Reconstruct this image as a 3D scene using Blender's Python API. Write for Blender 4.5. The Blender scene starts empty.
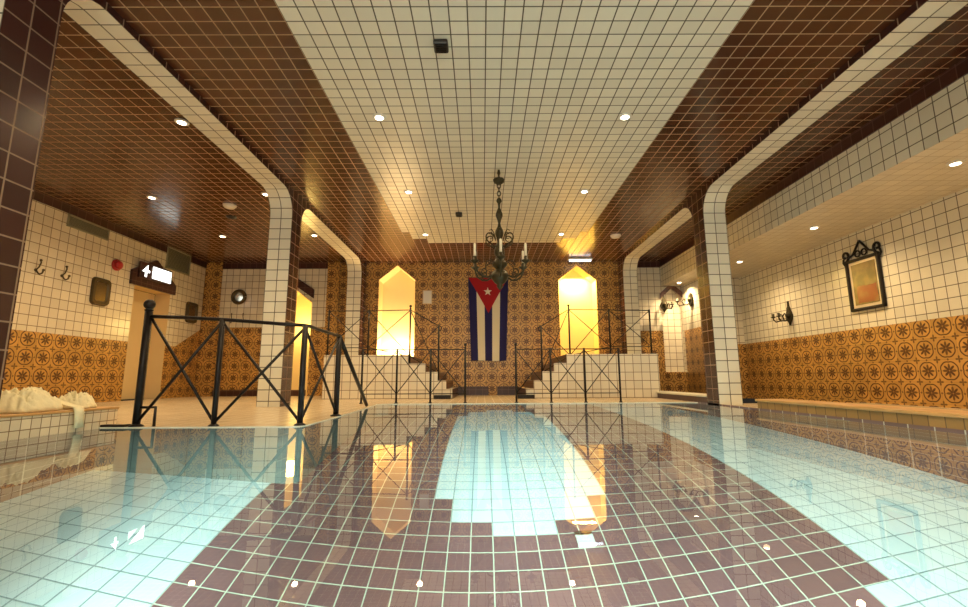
import bpy, bmesh, math, random
from mathutils import Vector, Matrix, noise

random.seed(7)
SC = bpy.context.scene
COL = SC.collection
T = 0.15                 # one ceiling tile, metres
CAMZ = 2.6               # lens height above the water, in tiles
PI = math.pi


def W(x, y, z):
    """tile units measured from the lens -> metres, water surface at z = 0"""
    return Vector((x * T, y * T, (z + CAMZ) * T))


# ------------------------------------------------------------------ camera
cam_d = bpy.data.cameras.new('camera')
cam = bpy.data.objects.new('camera', cam_d)
COL.objects.link(cam)
cam_d.sensor_fit = 'HORIZONTAL'
cam_d.sensor_width = 36.0
cam_d.lens = 462.34 / 968 * 36.0
cam_d.clip_start = 0.02
pit, yaw, rol = 0.161705, 0.004268, -0.004740
fwv = Vector((math.sin(yaw) * math.cos(pit), math.cos(yaw) * math.cos(pit), math.sin(pit)))
rtv = Vector((math.cos(yaw), -math.sin(yaw), 0))
upv = rtv.cross(fwv)
r2 = math.cos(rol) * rtv + math.sin(rol) * upv
u2 = -math.sin(rol) * rtv + math.cos(rol) * upv
cam.matrix_world = Matrix((
    (r2.x, u2.x, -fwv.x, 0), (r2.y, u2.y, -fwv.y, 0),
    (r2.z, u2.z, -fwv.z, CAMZ * T), (0, 0, 0, 1)))
SC.camera = cam

# ------------------------------------------------------------------ world, exposure
SC.view_settings.view_transform = 'Standard'
SC.view_settings.look = 'None'
SC.view_settings.gamma = 1.0
SC.view_settings.use_curve_mapping = False
SC.view_settings.exposure = 0.12
world = bpy.data.worlds.new('world')
SC.world = world
world.use_nodes = True
world.node_tree.nodes['Background'].inputs[0].default_value = (1.0, 0.86, 0.66, 1)
world.node_tree.nodes['Background'].inputs[1].default_value = 0.02
SC.cycles.max_bounces = 10
SC.cycles.transmission_bounces = 8
SC.cycles.caustics_refractive = True
SC.cycles.caustics_reflective = False
SC.cycles.sample_clamp_indirect = 6.0

WARM = (1.0, 0.71, 0.38)
NEUT = (1.0, 0.88, 0.66)


def add_light(name, kind, energy, color, pos, target=None, parent=None, **kw):
    d = bpy.data.lights.new(name, kind)
    d.energy = energy
    d.color = color
    for k, v in kw.items():
        setattr(d, k, v)
    o = bpy.data.objects.new(name, d)
    COL.objects.link(o)
    p = W(*pos)
    if target is not None:
        dirv = (W(*target) - p).normalized()
        o.rotation_euler = dirv.to_track_quat('-Z', 'Y').to_euler()
    if parent is not None:
        o.parent = parent
        p = p - Vector(ORG[parent.name])
    o.location = p
    return o


ORG = {}

# added soft fill light behind the camera, no known window there
add_light('rear_fill_light', 'AREA', 170, (1.0, 0.88, 0.66), (1.5, -12.2, 11), (1.5, 30, 17),
          shape='RECTANGLE', size=38 * T, size_y=8 * T)
# added underwater spots to brighten the pool bottom, no lamp fittings behind them
for lx, ly, tx, ty, e, cone in ((-11.2, -9.5, -12.5, 18, 2300, 15), (-14, -10.5, -16, 24, 300, 60),
                                (2, -10.5, 2, 36, 3000, 75), (1.5, -10.5, 1.7, 46, 5200, 22), (16, -10.5, 17.5, 32, 1800, 70)):
    add_light('pool_fill_spot', 'SPOT', e, (0.97, 1.0, 0.92), (lx, ly, -6.0), (tx, ty, -16.7),
              spot_size=math.radians(cone), spot_blend=0.8, shadow_soft_size=0.3)


# ------------------------------------------------------------------ node helper
class NT:
    def __init__(self, name):
        self.mat = bpy.data.materials.new(name)
        self.mat.use_nodes = True
        self.t = self.mat.node_tree
        self.t.nodes.clear()
        self.out = self.t.nodes.new('ShaderNodeOutputMaterial')

    def node(self, kind, **kw):
        n = self.t.nodes.new(kind)
        for k, v in kw.items():
            setattr(n, k, v)
        return n

    def link(self, a, b):
        self.t.links.new(a, b)

    def put(self, sock, v):
        if isinstance(v, bpy.types.NodeSocket):
            self.link(v, sock)
        else:
            sock.default_value = v

    def m(self, op, a, b=None, c=None):
        n = self.node('ShaderNodeMath', operation=op)
        self.put(n.inputs[0], a)
        if b is not None:
            self.put(n.inputs[1], b)
        if c is not None:
            self.put(n.inputs[2], c)
        return n.outputs[0]

    def mix(self, f, a, b):
        n = self.node('ShaderNodeMix', data_type='RGBA')
        self.put(n.inputs[0], f)
        for s, v in ((n.inputs[6], a), (n.inputs[7], b)):
            if isinstance(v, bpy.types.NodeSocket):
                self.link(v, s)
            else:
                s.default_value = (*v, 1)
        return n.outputs[2]

    def step(self, edge_hi, v):       # 1 where v < edge
        return self.m('LESS_THAN', v, edge_hi)

    def smooth(self, v, lo, hi):      # 1 below lo, 0 above hi
        n = self.node('ShaderNodeMapRange', interpolation_type='SMOOTHSTEP')
        self.put(n.inputs[0], v)
        n.inputs[1].default_value = lo
        n.inputs[2].default_value = hi
        n.inputs[3].default_value = 1
        n.inputs[4].default_value = 0
        return n.outputs[0]

    def coords(self, axes, uv=False):
        tc = self.node('ShaderNodeTexCoord')
        s = self.node('ShaderNodeSeparateXYZ')
        self.link(tc.outputs['UV' if uv else 'Object'], s.inputs[0])
        k = 1.0 if uv else 1.0 / T
        return [self.m('MULTIPLY', s.outputs['xyz'.index(a)], k) for a in axes], tc

    def noise(self, tc, scale, detail=2.0, out=0):
        n = self.node('ShaderNodeTexNoise')
        self.link(tc.outputs['Object'], n.inputs['Vector'])
        n.inputs['Scale'].default_value = scale
        n.inputs['Detail'].default_value = detail
        return n.outputs[out]

    def bsdf(self, color, rough, normal=None, metal=0.0, spec=0.5, **kw):
        b = self.node('ShaderNodeBsdfPrincipled')
        if isinstance(color, bpy.types.NodeSocket):
            self.link(color, b.inputs['Base Color'])
        else:
            b.inputs['Base Color'].default_value = (*color, 1)
        self.put(b.inputs['Roughness'], rough)
        b.inputs['Metallic'].default_value = metal
        b.inputs['Specular IOR Level'].default_value = spec
        if normal is not None:
            self.link(normal, b.inputs['Normal'])
        self.link(b.outputs[0], self.out.inputs[0])
        return b

    def bump(self, h, strength=0.3, dist=0.01):
        n = self.node('ShaderNodeBump')
        n.inputs['Strength'].default_value = strength
        n.inputs['Distance'].default_value = dist
        self.link(h, n.inputs['Height'])
        return n.outputs[0]


def grid(n, u, v, size, off, gw):
    """-> (grout mask, tile id u, tile id v)"""
    a = n.m('DIVIDE', n.m('SUBTRACT', u, off[0]), size)
    b = n.m('DIVIDE', n.m('SUBTRACT', v, off[1]), size)
    g = None
    for c in (a, b):
        f = n.m('FRACT', c)
        d = n.m('SUBTRACT', 0.5, n.m('ABSOLUTE', n.m('SUBTRACT', f, 0.5)))
        g = d if g is None else n.m('MINIMUM', g, d)
    return n.smooth(g, gw * 0.5, gw * 1.1), n.m('FLOOR', a), n.m('FLOOR', b), g


def tile_mat(name, axes, size=1.0, off=(0, 0), col=(.8, .8, .7), grout=(.3, .3, .25), gw=0.035,
             var=0.12, rough=0.25, uv=False, spec=0.5, bump=0.35, tint2=None):
    n = NT(name)
    (u, v), tc = n.coords(axes, uv)
    g, iu, iv, d = grid(n, u, v, size, off, gw)
    cx = n.node('ShaderNodeCombineXYZ')
    n.link(iu, cx.inputs[0])
    n.link(iv, cx.inputs[1])
    wn = n.node('ShaderNodeTexWhiteNoise', noise_dimensions='3D')
    n.link(cx.outputs[0], wn.inputs['Vector'])
    dark = tuple(c * (1 - var * 1.6) for c in col)
    lite = tuple(min(1, c * (1 + var)) for c in (tint2 or col))
    c1 = n.mix(wn.outputs['Value'], dark, lite)
    c1 = n.mix(n.m('MULTIPLY', n.noise(tc, 9.0, 4), 0.35), c1, tuple(c * 0.82 for c in col))
    c2 = n.mix(g, c1, grout)
    h = n.m('ADD', n.m('MULTIPLY', n.m('SUBTRACT', 1.0, g), 1.0), n.m('MULTIPLY', wn.outputs['Value'], 0.25))
    r = n.m('ADD', n.m('MULTIPLY', g, 0.6 - rough), rough)
    n.bsdf(c2, r, n.bump(h, bump, 0.004), spec=spec)
    return n.mat


def pattern_mat(name, axes, off=(0, 0), base=(0.60, 0.33, 0.085), dark=(0.075, 0.024, 0.010), period=1.9, rough=0.35):
    """cement tiles: eight-petalled rosette in a ring, small crosses where four rings meet"""
    n = NT(name)
    (u, v), tc = n.coords(axes)
    P = []
    Q = []
    for c, o in ((u, off[0]), (v, off[1])):
        a = n.m('DIVIDE', n.m('SUBTRACT', c, o), period)
        P.append(n.m('MULTIPLY', n.m('SUBTRACT', n.m('FRACT', a), 0.5), 2.0))
        Q.append(n.m('MULTIPLY', n.m('SUBTRACT', n.m('FRACT', n.m('ADD', a, 0.5)), 0.5), 2.0))

    def polar(a, b):
        r = n.m('SQRT', n.m('ADD', n.m('MULTIPLY', a, a), n.m('MULTIPLY', b, b)))
        return r, n.m('ARCTAN2', b, a)

    r, th = polar(*P)
    c4 = n.m('ABSOLUTE', n.m('COSINE', n.m('MULTIPLY', th, 4.0)))
    pet = n.m('ADD', 0.20, n.m('MULTIPLY', n.m('POWER', c4, 1.1), 0.42))
    fl = n.smooth(n.m('SUBTRACT', r, pet), -0.03, 0.03)
    fl = n.m('MULTIPLY', fl, n.m('SUBTRACT', 1.0, n.smooth(r, 0.04, 0.07)))
    # cushion shaped ring
    mx = n.m('MAXIMUM', n.m('ABSOLUTE', P[0]), n.m('ABSOLUTE', P[1]))
    rr = n.m('ADD', n.m('MULTIPLY', r, 0.75), n.m('MULTIPLY', mx, 0.25))
    sc = n.m('MULTIPLY', n.m('ABSOLUTE', n.m('SINE', n.m('MULTIPLY', th, 4.0))), 0.05)
    ring = n.smooth(n.m('ABSOLUTE', n.m('SUBTRACT', n.m('SUBTRACT', rr, sc), 0.76)), 0.04, 0.075)
    rc, tc2 = polar(*Q)
    cc = n.m('ABSOLUTE', n.m('COSINE', n.m('MULTIPLY', tc2, 2.0)))
    cr = n.smooth(n.m('SUBTRACT', rc, n.m('ADD', 0.07, n.m('MULTIPLY', n.m('POWER', cc, 2.0), 0.26))), -0.02, 0.03)
    # little dots near the middle of every side
    d1 = n.m('ADD', n.m('ABSOLUTE', P[0]), n.m('ABSOLUTE', Q[1]))
    d2 = n.m('ADD', n.m('ABSOLUTE', Q[0]), n.m('ABSOLUTE', P[1]))
    dot = n.smooth(n.m('MINIMUM', d1, d2), 0.09, 0.14)
    mask = n.m('MAXIMUM', n.m('MAXIMUM', fl, ring), n.m('MAXIMUM', cr, dot))
    g, iu, iv, d = grid(n, u, v, period / 2, off, 0.03)
    cx = n.node('ShaderNodeCombineXYZ')
    n.link(iu, cx.inputs[0])
    n.link(iv, cx.inputs[1])
    wn = n.node('ShaderNodeTexWhiteNoise', noise_dimensions='3D')
    n.link(cx.outputs[0], wn.inputs['Vector'])
    b1 = n.mix(wn.outputs['Value'], tuple(c * 0.82 for c in base), tuple(min(1, c * 1.12) for c in base))
    b1 = n.mix(n.m('MULTIPLY', n.noise(tc, 6, 4), 0.5), b1, tuple(c * 0.75 for c in base))
    c = n.mix(n.m('MULTIPLY', mask, 0.95), b1, dark)
    c = n.mix(n.m('MULTIPLY', g, 0.55), c, tuple(x * 0.45 for x in base))
    n.bsdf(c, rough, n.bump(n.m('SUBTRACT', 1.0, g), 0.25, 0.003), spec=0.4)
    return n.mat


def plain(name, col, rough=0.5, metal=0.0, var=0.15, scale=14, spec=0.5, bump=0.0):
    n = NT(name)
    tc = n.node('ShaderNodeTexCoord')
    nz = n.noise(tc, scale, 4)
    c = n.mix(nz, tuple(x * (1 - var) for x in col), tuple(min(1, x * (1 + var)) for x in col))
    nm = n.bump(nz, bump, 0.01) if bump else None
    n.bsdf(c, rough, nm, metal=metal, spec=spec)
    return n.mat


def emit(name, col, strength):
    n = NT(name)
    e = n.node('ShaderNodeEmission')
    e.inputs[0].default_value = (*col, 1)
    e.inputs[1].default_value = strength
    n.link(e.outputs[0], n.out.inputs[0])
    return n.mat


# ------------------------------------------------------------------ materials
CX0, CY0 = 0.273, 0.615          # phase of the ceiling grid
BROWN = (0.082, 0.025, 0.011)
BROWN_G = (0.44, 0.29, 0.16)
WHITE = (0.80, 0.77, 0.64)
WHITE_G = (0.085, 0.07, 0.04)
M = {}
M['ceil_brown'] = tile_mat('ceiling_brown_tile', 'xy', 1, (CX0, CY0), BROWN, BROWN_G, 0.042, 0.16, 0.22)
M['ceil_white'] = tile_mat('ceiling_white_tile', 'xy', 1, (CX0, CY0), WHITE, WHITE_G, 0.045, 0.05, 0.30)
M['brown_yz'] = tile_mat('brown_tile_side', 'yz', 1.15, (0.6, 0.4), (0.055, 0.019, 0.016), (0.26, 0.17, 0.11), 0.035, 0.16, 0.25)
M['brown_xz'] = tile_mat('brown_tile_front', 'xz', 1.15, (0.6, 0.4), BROWN, BROWN_G, 0.03, 0.16, 0.25)
M['trim_brown'] = tile_mat('brown_trim_tile_side', 'yz', 1.05, (0, 0.9), (0.055, 0.016, 0.012), (0.14, 0.08, 0.06), 0.03, 0.2, 0.3)
M['trim_brown_x'] = tile_mat('brown_trim_tile_front', 'xz', 1.05, (0, 0.9), (0.055, 0.016, 0.012), (0.14, 0.08, 0.06), 0.03, 0.2, 0.3)
M['arch_white'] = tile_mat('arch_white_tile', 'xy', 1.0, (0, 0), WHITE, WHITE_G, 0.045, 0.05, 0.25, uv=True)
M['wall_white_yz'] = tile_mat('wall_white_tile_side', 'yz', 1.06, (0, 0.76), (0.80, 0.73, 0.58), (0.20, 0.13, 0.06), 0.04, 0.06, 0.2)
M['wall_white_r'] = tile_mat('wall_white_tile_right', 'yz', 1.04, (0, 0.84), (0.80, 0.75, 0.60), (0.12, 0.09, 0.045), 0.042, 0.06, 0.2)
M['wall_white_xz'] = tile_mat('wall_white_tile_front', 'xz', 1.1, (0.2, 0.1), (0.80, 0.73, 0.58), (0.18, 0.11, 0.05), 0.042, 0.06, 0.2)
M['soffit'] = tile_mat('soffit_cream_tile', 'xy', 1.0, (0, 0), (0.80, 0.72, 0.56), (0.50, 0.40, 0.26), 0.03, 0.05, 0.3)
M['pat_yz'] = pattern_mat('patterned_tile_side', 'yz', (0.4, 0.25))
M['pat_xz'] = pattern_mat('patterned_tile_front', 'xz', (0.6, 0.1))
M['bench_white'] = tile_mat('bench_small_white_tile', 'yz', 0.5, (0, 0.36), (0.80, 0.66, 0.46), (0.24, 0.13, 0.05), 0.05, 0.06, 0.3)
M['bench_ochre'] = tile_mat('bench_ochre_tile', 'yz', 0.9, (0, 0.0), (0.36, 0.20, 0.06), (0.14, 0.08, 0.03), 0.04, 0.12, 0.4)
M['pool_brown_f'] = tile_mat('pool_brown_floor_tile', 'xy', 1, (0.45, 0.70), (0.25, 0.118, 0.115), (0.62, 0.66, 0.50), 0.032, 0.10, 0.4)
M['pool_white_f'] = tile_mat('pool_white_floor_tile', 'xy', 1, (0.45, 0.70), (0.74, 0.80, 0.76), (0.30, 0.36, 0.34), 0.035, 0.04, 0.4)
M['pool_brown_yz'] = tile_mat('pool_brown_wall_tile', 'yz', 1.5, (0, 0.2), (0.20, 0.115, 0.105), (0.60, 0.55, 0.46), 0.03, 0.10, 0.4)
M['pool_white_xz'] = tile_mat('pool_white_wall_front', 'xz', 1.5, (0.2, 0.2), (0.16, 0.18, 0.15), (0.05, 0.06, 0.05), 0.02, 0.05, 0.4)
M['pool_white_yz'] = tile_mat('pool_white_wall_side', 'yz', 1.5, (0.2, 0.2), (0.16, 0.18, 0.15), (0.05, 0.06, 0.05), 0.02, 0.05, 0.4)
M['deck'] = tile_mat('deck_cream_tile', 'xy', 1.0, (0.3, 0.2), (0.62, 0.50, 0.33), (0.34, 0.25, 0.15), 0.03, 0.08, 0.25)
M['coping'] = plain('coping_pale_stone', (0.72, 0.68, 0.55), 0.35)
M['iron'] = plain('black_wrought_iron', (0.018, 0.014, 0.013), 0.42, 0.6, 0.3, 30)
M['bronze'] = plain('dark_aged_bronze', (0.055, 0.045, 0.022), 0.45, 0.7, 0.4, 40, bump=0.2)
M['candle'] = plain('ivory_candle', (0.85, 0.78, 0.60), 0.5)
M['cream'] = plain('cream_plaster', (0.78, 0.60, 0.32), 0.6, var=0.05, scale=3)
M['niche'] = plain('warm_niche_plaster', (0.82, 0.66, 0.36), 0.6, var=0.04, scale=3)
M['towel'] = plain('cream_terry_cloth', (0.86, 0.78, 0.52), 0.95, var=0.06, scale=60, bump=0.35, spec=0.1)
M['wood'] = plain('ochre_nosing_tile', (0.55, 0.30, 0.10), 0.4, var=0.35, scale=5)
M['black'] = plain('black_plastic', (0.012, 0.012, 0.013), 0.4)
M['white_pl'] = plain('white_plastic', (0.75, 0.72, 0.64), 0.4, var=0.03)
M['red'] = plain('red_plastic', (0.45, 0.02, 0.025), 0.3, var=0.05)
M['grille'] = plain('grey_green_grille', (0.30, 0.29, 0.20), 0.5, var=0.1)
M['mirror'] = plain('mirror_glass', (0.62, 0.58, 0.48), 0.06, 1.0, 0.03, 3)
M['dark_frame'] = plain('dark_bronze_frame', (0.09, 0.065, 0.03), 0.35, 0.5, 0.3, 25)
M['paper'] = plain('pale_panel', (0.70, 0.58, 0.38), 0.5, var=0.04)
M['lamp'] = emit('lamp_lens', (1.0, 0.86, 0.62), 14.0)
M['sign_lit'] = emit('sign_lit_panel', (0.95, 1.0, 0.92), 3.0)
M['tube'] = emit('cool_tube_light', (0.75, 0.85, 1.0), 5.0)


# ------------------------------------------------------------------ mesh helper
class MB:
    def __init__(self):
        self.v, self.f, self.mi, self.sm = [], [], [], []
        self.uv = {}

    def add(self, pts):
        k = len(self.v)
        self.v += [tuple(p) for p in pts]
        return list(range(k, k + len(pts)))

    def face(self, ids, m=0, smooth=False, uv=None):
        if uv:
            self.uv[len(self.f)] = uv
        self.f.append(tuple(ids))
        self.mi.append(m)
        self.sm.append(smooth)

    def poly(self, pts, m=0, uv=None):
        self.face(self.add(pts), m, uv=uv)

    def box(self, x0, x1, y0, y1, z0, z1, m=0, skip=''):
        if isinstance(m, int):
            m = dict.fromkeys(('x-', 'x+', 'y-', 'y+', 'z-', 'z+'), m)
        i = self.add([(x, y, z) for z in (z0, z1) for y in (y0, y1) for x in (x0, x1)])
        F = {'z-': (0, 2, 3, 1), 'z+': (4, 5, 7, 6), 'y-': (0, 1, 5, 4), 'y+': (2, 6, 7, 3), 'x-': (0, 4, 6, 2), 'x+': (1, 3, 7, 5)}
        for k, q in F.items():
            if k not in skip.split():
                self.face([i[j] for j in q], m.get(k, 0))

    def bbox(self, x0, x1, y0, y1, z0, z1, b=0.06, m=0):
        """box with chamfered vertical and horizontal edges"""
        bm = bmesh.new()
        bmesh.ops.create_cube(bm, size=1)
        for v in bm.verts:
            v.co = Vector((x0 + (v.co.x + .5) * (x1 - x0), y0 + (v.co.y + .5) * (y1 - y0), z0 + (v.co.z + .5) * (z1 - z0)))
        b = min(b, 0.45 * min(x1 - x0, y1 - y0, z1 - z0))
        bmesh.ops.bevel(bm, geom=bm.edges[:], offset=b, segments=2, affect='EDGES', profile=0.5)
        self.frombm(bm, m)

    def frombm(self, bm, m=0, smooth=False):
        bm.verts.ensure_lookup_table()
        bm.verts.index_update()
        i = self.add([v.co[:] for v in bm.verts])
        for f in bm.faces:
            self.face([i[v.index] for v in f.verts], m, smooth)
        bm.free()

    def tube(self, pts, r, seg=8, m=0, caps=True):
        pts = [Vector(p) for p in pts]
        n = len(pts)
        rs = r if isinstance(r, (list, tuple)) else [r] * n
        rings = []
        ref = None
        for k in range(n):
            d = (pts[min(k + 1, n - 1)] - pts[max(k - 1, 0)])
            d = d.normalized() if d.length > 1e-9 else Vector((0, 0, 1))
            if ref is None:
                ref = Vector((1, 0, 0)) if abs(d.x) < 0.9 else Vector((0, 1, 0))
            a = (ref - d * ref.dot(d)).normalized()
            ref = a
            b = d.cross(a)
            rings.append(self.add([pts[k] + rs[k] * (math.cos(2 * PI * j / seg) * a + math.sin(2 * PI * j / seg) * b) for j in range(seg)]))
        for k in range(n - 1):
            for j in range(seg):
                self.face((rings[k][j], rings[k][(j + 1) % seg], rings[k + 1][(j + 1) % seg], rings[k + 1][j]), m, True)
        if caps:
            self.face(rings[0][::-1], m)
            self.face(rings[-1], m)

    def lathe(self, prof, c, axis='z', seg=16, m=0):
        """prof: (radius, height) pairs; c: base point"""
        c = Vector(c)
        ax = {'z': (Vector((1, 0, 0)), Vector((0, 1, 0)), Vector((0, 0, 1))),
              'x': (Vector((0, 1, 0)), Vector((0, 0, 1)), Vector((1, 0, 0))),
              'y': (Vector((0, 0, 1)), Vector((1, 0, 0)), Vector((0, 1, 0)))}[axis]
        rings = []
        for r, h in prof:
            r = max(r, 1e-4)
            rings.append(self.add([c + ax[2] * h + r * (math.cos(2 * PI * j / seg) * ax[0] + math.sin(2 * PI * j / seg) * ax[1]) for j in range(seg)]))
        for k in range(len(rings) - 1):
            for j in range(seg):
                self.face((rings[k][j], rings[k][(j + 1) % seg], rings[k + 1][(j + 1) % seg], rings[k + 1][j]), m, True)
        self.face(rings[0][::-1], m)
        self.face(rings[-1], m)

    def extrude(self, pts, d, m=0, m_side=None):
        """closed outline pts, pushed by vector d"""
        d = Vector(d)
        a = self.add(pts)
        b = self.add([Vector(p) + d for p in pts])
        n = len(pts)
        self.face(a[::-1], m)
        self.face(b, m)
        for k in range(n):
            self.face((a[k], a[(k + 1) % n], b[(k + 1) % n], b[k]), m if m_side is None else m_side)

    def build(self, name, mats, parent=None, at=None, fix=True):
        org = Vector((0, 0, 0))
        if parent is not None:
            org = Vector(ORG[parent.name])
        elif at is not None:
            org = W(*at)
        me = bpy.data.meshes.new(name)
        me.from_pydata([W(*v) - org for v in self.v], [], self.f)
        if not isinstance(mats, (list, tuple)):
            mats = [mats]
        for m in mats:
            me.materials.append(m)
        uvl = me.uv_layers.new(name='UVMap') if self.uv else None
        for k, p in enumerate(me.polygons):
            p.material_index = self.mi[k]
            p.use_smooth = self.sm[k]
            if uvl and k in self.uv:
                for li, q in zip(p.loop_indices, self.uv[k]):
                    uvl.data[li].uv = q
        me.update()
        if fix:
            bm = bmesh.new()
            bm.from_mesh(me)
            bmesh.ops.recalc_face_normals(bm, faces=bm.faces)
            bm.to_mesh(me)
            bm.free()
        o = bpy.data.objects.new(name, me)
        COL.objects.link(o)
        if parent is not None:
            o.parent = parent
        else:
            o.location = org
        ORG[o.name] = org
        return o


def tag(o, label, cat, group=None, kind=None):
    o['label'] = label
    o['category'] = cat
    if group:
        o['group'] = group
    if kind:
        o['kind'] = kind
    return o


def struct(o, label=None, cat=None):
    o['kind'] = 'structure'
    if label:
        o['label'] = label
    if cat:
        o['category'] = cat
    return o


def thing(name, label, cat, at, group=None):
    o = bpy.data.objects.new(name, None)
    o.empty_display_size = 0.05
    COL.objects.link(o)
    o.location = W(*at)
    ORG[o.name] = W(*at)
    return tag(o, label, cat, group)


def dup(root, at, label, rotz=None, group=None):
    """a copy of a thing with copies of its parts and their sub-parts"""
    r = root.copy()
    COL.objects.link(r)
    r.location = W(*at)
    ORG[r.name] = W(*at)
    if rotz is not None:
        r.rotation_euler = (0, 0, rotz)
    r['label'] = label
    if group:
        r['group'] = group
    for ch in list(root.children):
        c = ch.copy()
        COL.objects.link(c)
        c.parent = r
        for g in list(ch.children):
            d = g.copy()
            COL.objects.link(d)
            d.parent = c
    return r


# ------------------------------------------------------------------ levels
H = 19.44            # main ceiling
SOF = 19.0           # underside of the arcade beams
WAT = -2.6           # water
DK = -2.55            # left and far deck
FLOOR = WAT - 14.1   # bottom of the pool
XL, XR = -19.45, 22.85     # arcade faces on the pool side
LW, RW, BW, FW = -46.0, 39.5, 75.75, -13.0    # walls
RW2 = 33.3
WAIN = 5.0           # top of the patterned dado
EDGE_F = 50.0        # far edge of the pool
EDGE_L = -21.3       # left edge of the pool
DX, DY = -10.05, 26.5       # corner of the left deck

# ------------------------------------------------------------------ ceiling
mb = MB()
xa, xb = CX0 - 11, CX0 + 14          # white field
y_end = CY0 + 64
rows = [(xa, xa + 1, CY0 + 59), (xa + 1, xa + 3, CY0 + 62), (xa + 3, xb - 3, y_end), (xb - 3, xb - 1, CY0 + 62), (xb - 1, xb, CY0 + 59)]
mb.poly([(LW - 1, FW - 1, H), (xa, FW - 1, H), (xa, BW + .2, H), (LW - 1, BW + .2, H)], 0)
mb.poly([(xb, FW - 1, H), (RW + 1, FW - 1, H), (RW + 1, BW + .2, H), (xb, BW + .2, H)], 0)
for a, b, y in rows:
    mb.poly([(a, FW - 1, H), (b, FW - 1, H), (b, y, H), (a, y, H)], 1)
    mb.poly([(a, y, H), (b, y, H), (b, BW + .2, H), (a, BW + .2, H)], 0)
mb.box(LW - 1, RW + 1, FW - 1, BW + .2, H + .02, H + 1.2, 0)
struct(mb.build('ceiling', [M['ceil_brown'], M['ceil_white']], fix=False))


# ------------------------------------------------------------------ arcades
def arcade(name, x0, x1, label, near):
    """wall of thickness x0..x1 with round cornered openings between piers"""
    mb = MB()
    piers = [(-13, -9.2), near, (45.5, 47.9), (73.1, BW)]
    R = 2.3
    base = WAT - 1.0
    n = 8
    for k, (a, b) in enumerate(piers):
        for x in (x0, x1):
            mb.poly([(x, a, base), (x, b, base), (x, b, H), (x, a, H)], 0)
        if k == 0:
            mb.poly([(x0, a, base), (x1, a, base), (x1, a, H), (x0, a, H)], 1)
    for k in range(3):
        a, b = piers[k][1], piers[k + 1][0]
        prof = [(a, base), (a, SOF - R)]
        prof += [(a + R - R * math.cos(t), SOF - R + R * math.sin(t)) for t in [PI / 2 * j / n for j in range(1, n + 1)]]
        prof += [(b - R + R * math.sin(t), SOF - R + R * math.cos(t)) for t in [PI / 2 * j / n for j in range(0, n + 1)]]
        prof += [(b, base)]
        s = 0.0
        for (ya, za), (yb, zb) in zip(prof[:-1], prof[1:]):
            l = math.hypot(yb - ya, zb - za)
            w = 2.0
            mb.poly([(x0, ya, za), (x1, ya, za), (x1, yb, zb), (x0, yb, zb)], 1, uv=[(0, s), (w, s), (w, s + l / 1.08), (0, s + l / 1.08)])
            s += l / 1.08
        # spandrels and beam faces
        top = [(y, z) for y, z in prof if z > SOF - R - 1e-6]
        for x in (x0, x1):
            for (ya, za), (yb, zb) in zip(top[:-1], top[1:]):
                mb.poly([(x, ya, za), (x, yb, zb), (x, yb, H), (x, ya, H)], 0)
    o = mb.build(name, [M['brown_yz'], M['arch_white']], fix=False)
    return struct(o, label, 'arcade')


arcade('wall_arcade_left', XL - 2.3, XL, 'left tiled arcade with brown faces and round cornered white arches', (16.75, 19.1))
arcade('wall_arcade_right', XR, XR + 2.3, 'right tiled arcade with brown faces and round cornered white arches', (14.2, 16.5))

# ------------------------------------------------------------------ left wall
mb = MB()
zb = WAT - 0.4
D0, D1, DZ = 60.2, 67.3, 12.5         # doorway in the left wall
TR = H - 1.05


def lw_strip(y0, y1, w0, w1, z0=zb):
    mb.poly([(LW, y0, z0), (LW, y1, z0), (LW, y1, w1), (LW, y0, w0)], 0)
    mb.poly([(LW, y0, w0), (LW, y1, w1), (LW, y1, TR), (LW, y0, TR)], 1)


lw_strip(FW, D0, WAIN, WAIN)
mb.poly([(LW, D0, DZ), (LW, D1, DZ), (LW, D1, TR), (LW, D0, TR)], 1)
lw_strip(D1, 69.5, WAIN, WAIN)
lw_strip(69.5, BW, WAIN, 8.4)
struct(mb.build('wall_left', [M['pat_yz'], M['wall_white_yz']], fix=False))
mb = MB()
mb.box(LW - .05, LW + .12, FW, 65.4, TR, H, 0)
mb.box(LW - .05, LW + .12, 71.2, BW, TR, H, 0)
struct(mb.build('trim_1', [M['trim_brown']]))
# doorway: cream reveal and door leaf
mb = MB()
mb.poly([(LW, D0, zb), (LW - 2.2, D0, zb), (LW - 2.2, D0, DZ), (LW, D0, DZ)], 0)
mb.poly([(LW, D1, zb), (LW - 2.2, D1, zb), (LW - 2.2, D1, DZ), (LW, D1, DZ)], 0)
mb.poly([(LW, D0, DZ), (LW, D1, DZ), (LW - 2.2, D1, DZ), (LW - 2.2, D0, DZ)], 0)
mb.bbox(LW - 2.6, LW - 2.2, D0 + .02, D1 - .02, DK + .05, DZ - .02, 0.05)
dr = struct(mb.build('door_1', [M['cream']], fix=False))
mb = MB()
mb.tube([(LW - 2.2, D1 - .9, 3.4), (LW - 1.85, D1 - .9, 3.4), (LW - 1.8, D1 - 1.7, 3.4)], 0.1)
mb.build('door_handle', M['dark_frame'], dr)
# gable board over the doorway
mb = MB()
mb.extrude([(LW + .01, 59.2, 12.5), (LW + .01, 67.9, 12.5), (LW + .01, 67.9, 13.9), (LW + .01, 63.5, 16.7), (LW + .01, 59.2, 14.4)], (0.35, 0, 0))
struct(mb.build('trim_2', [M['trim_brown']]))

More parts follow.
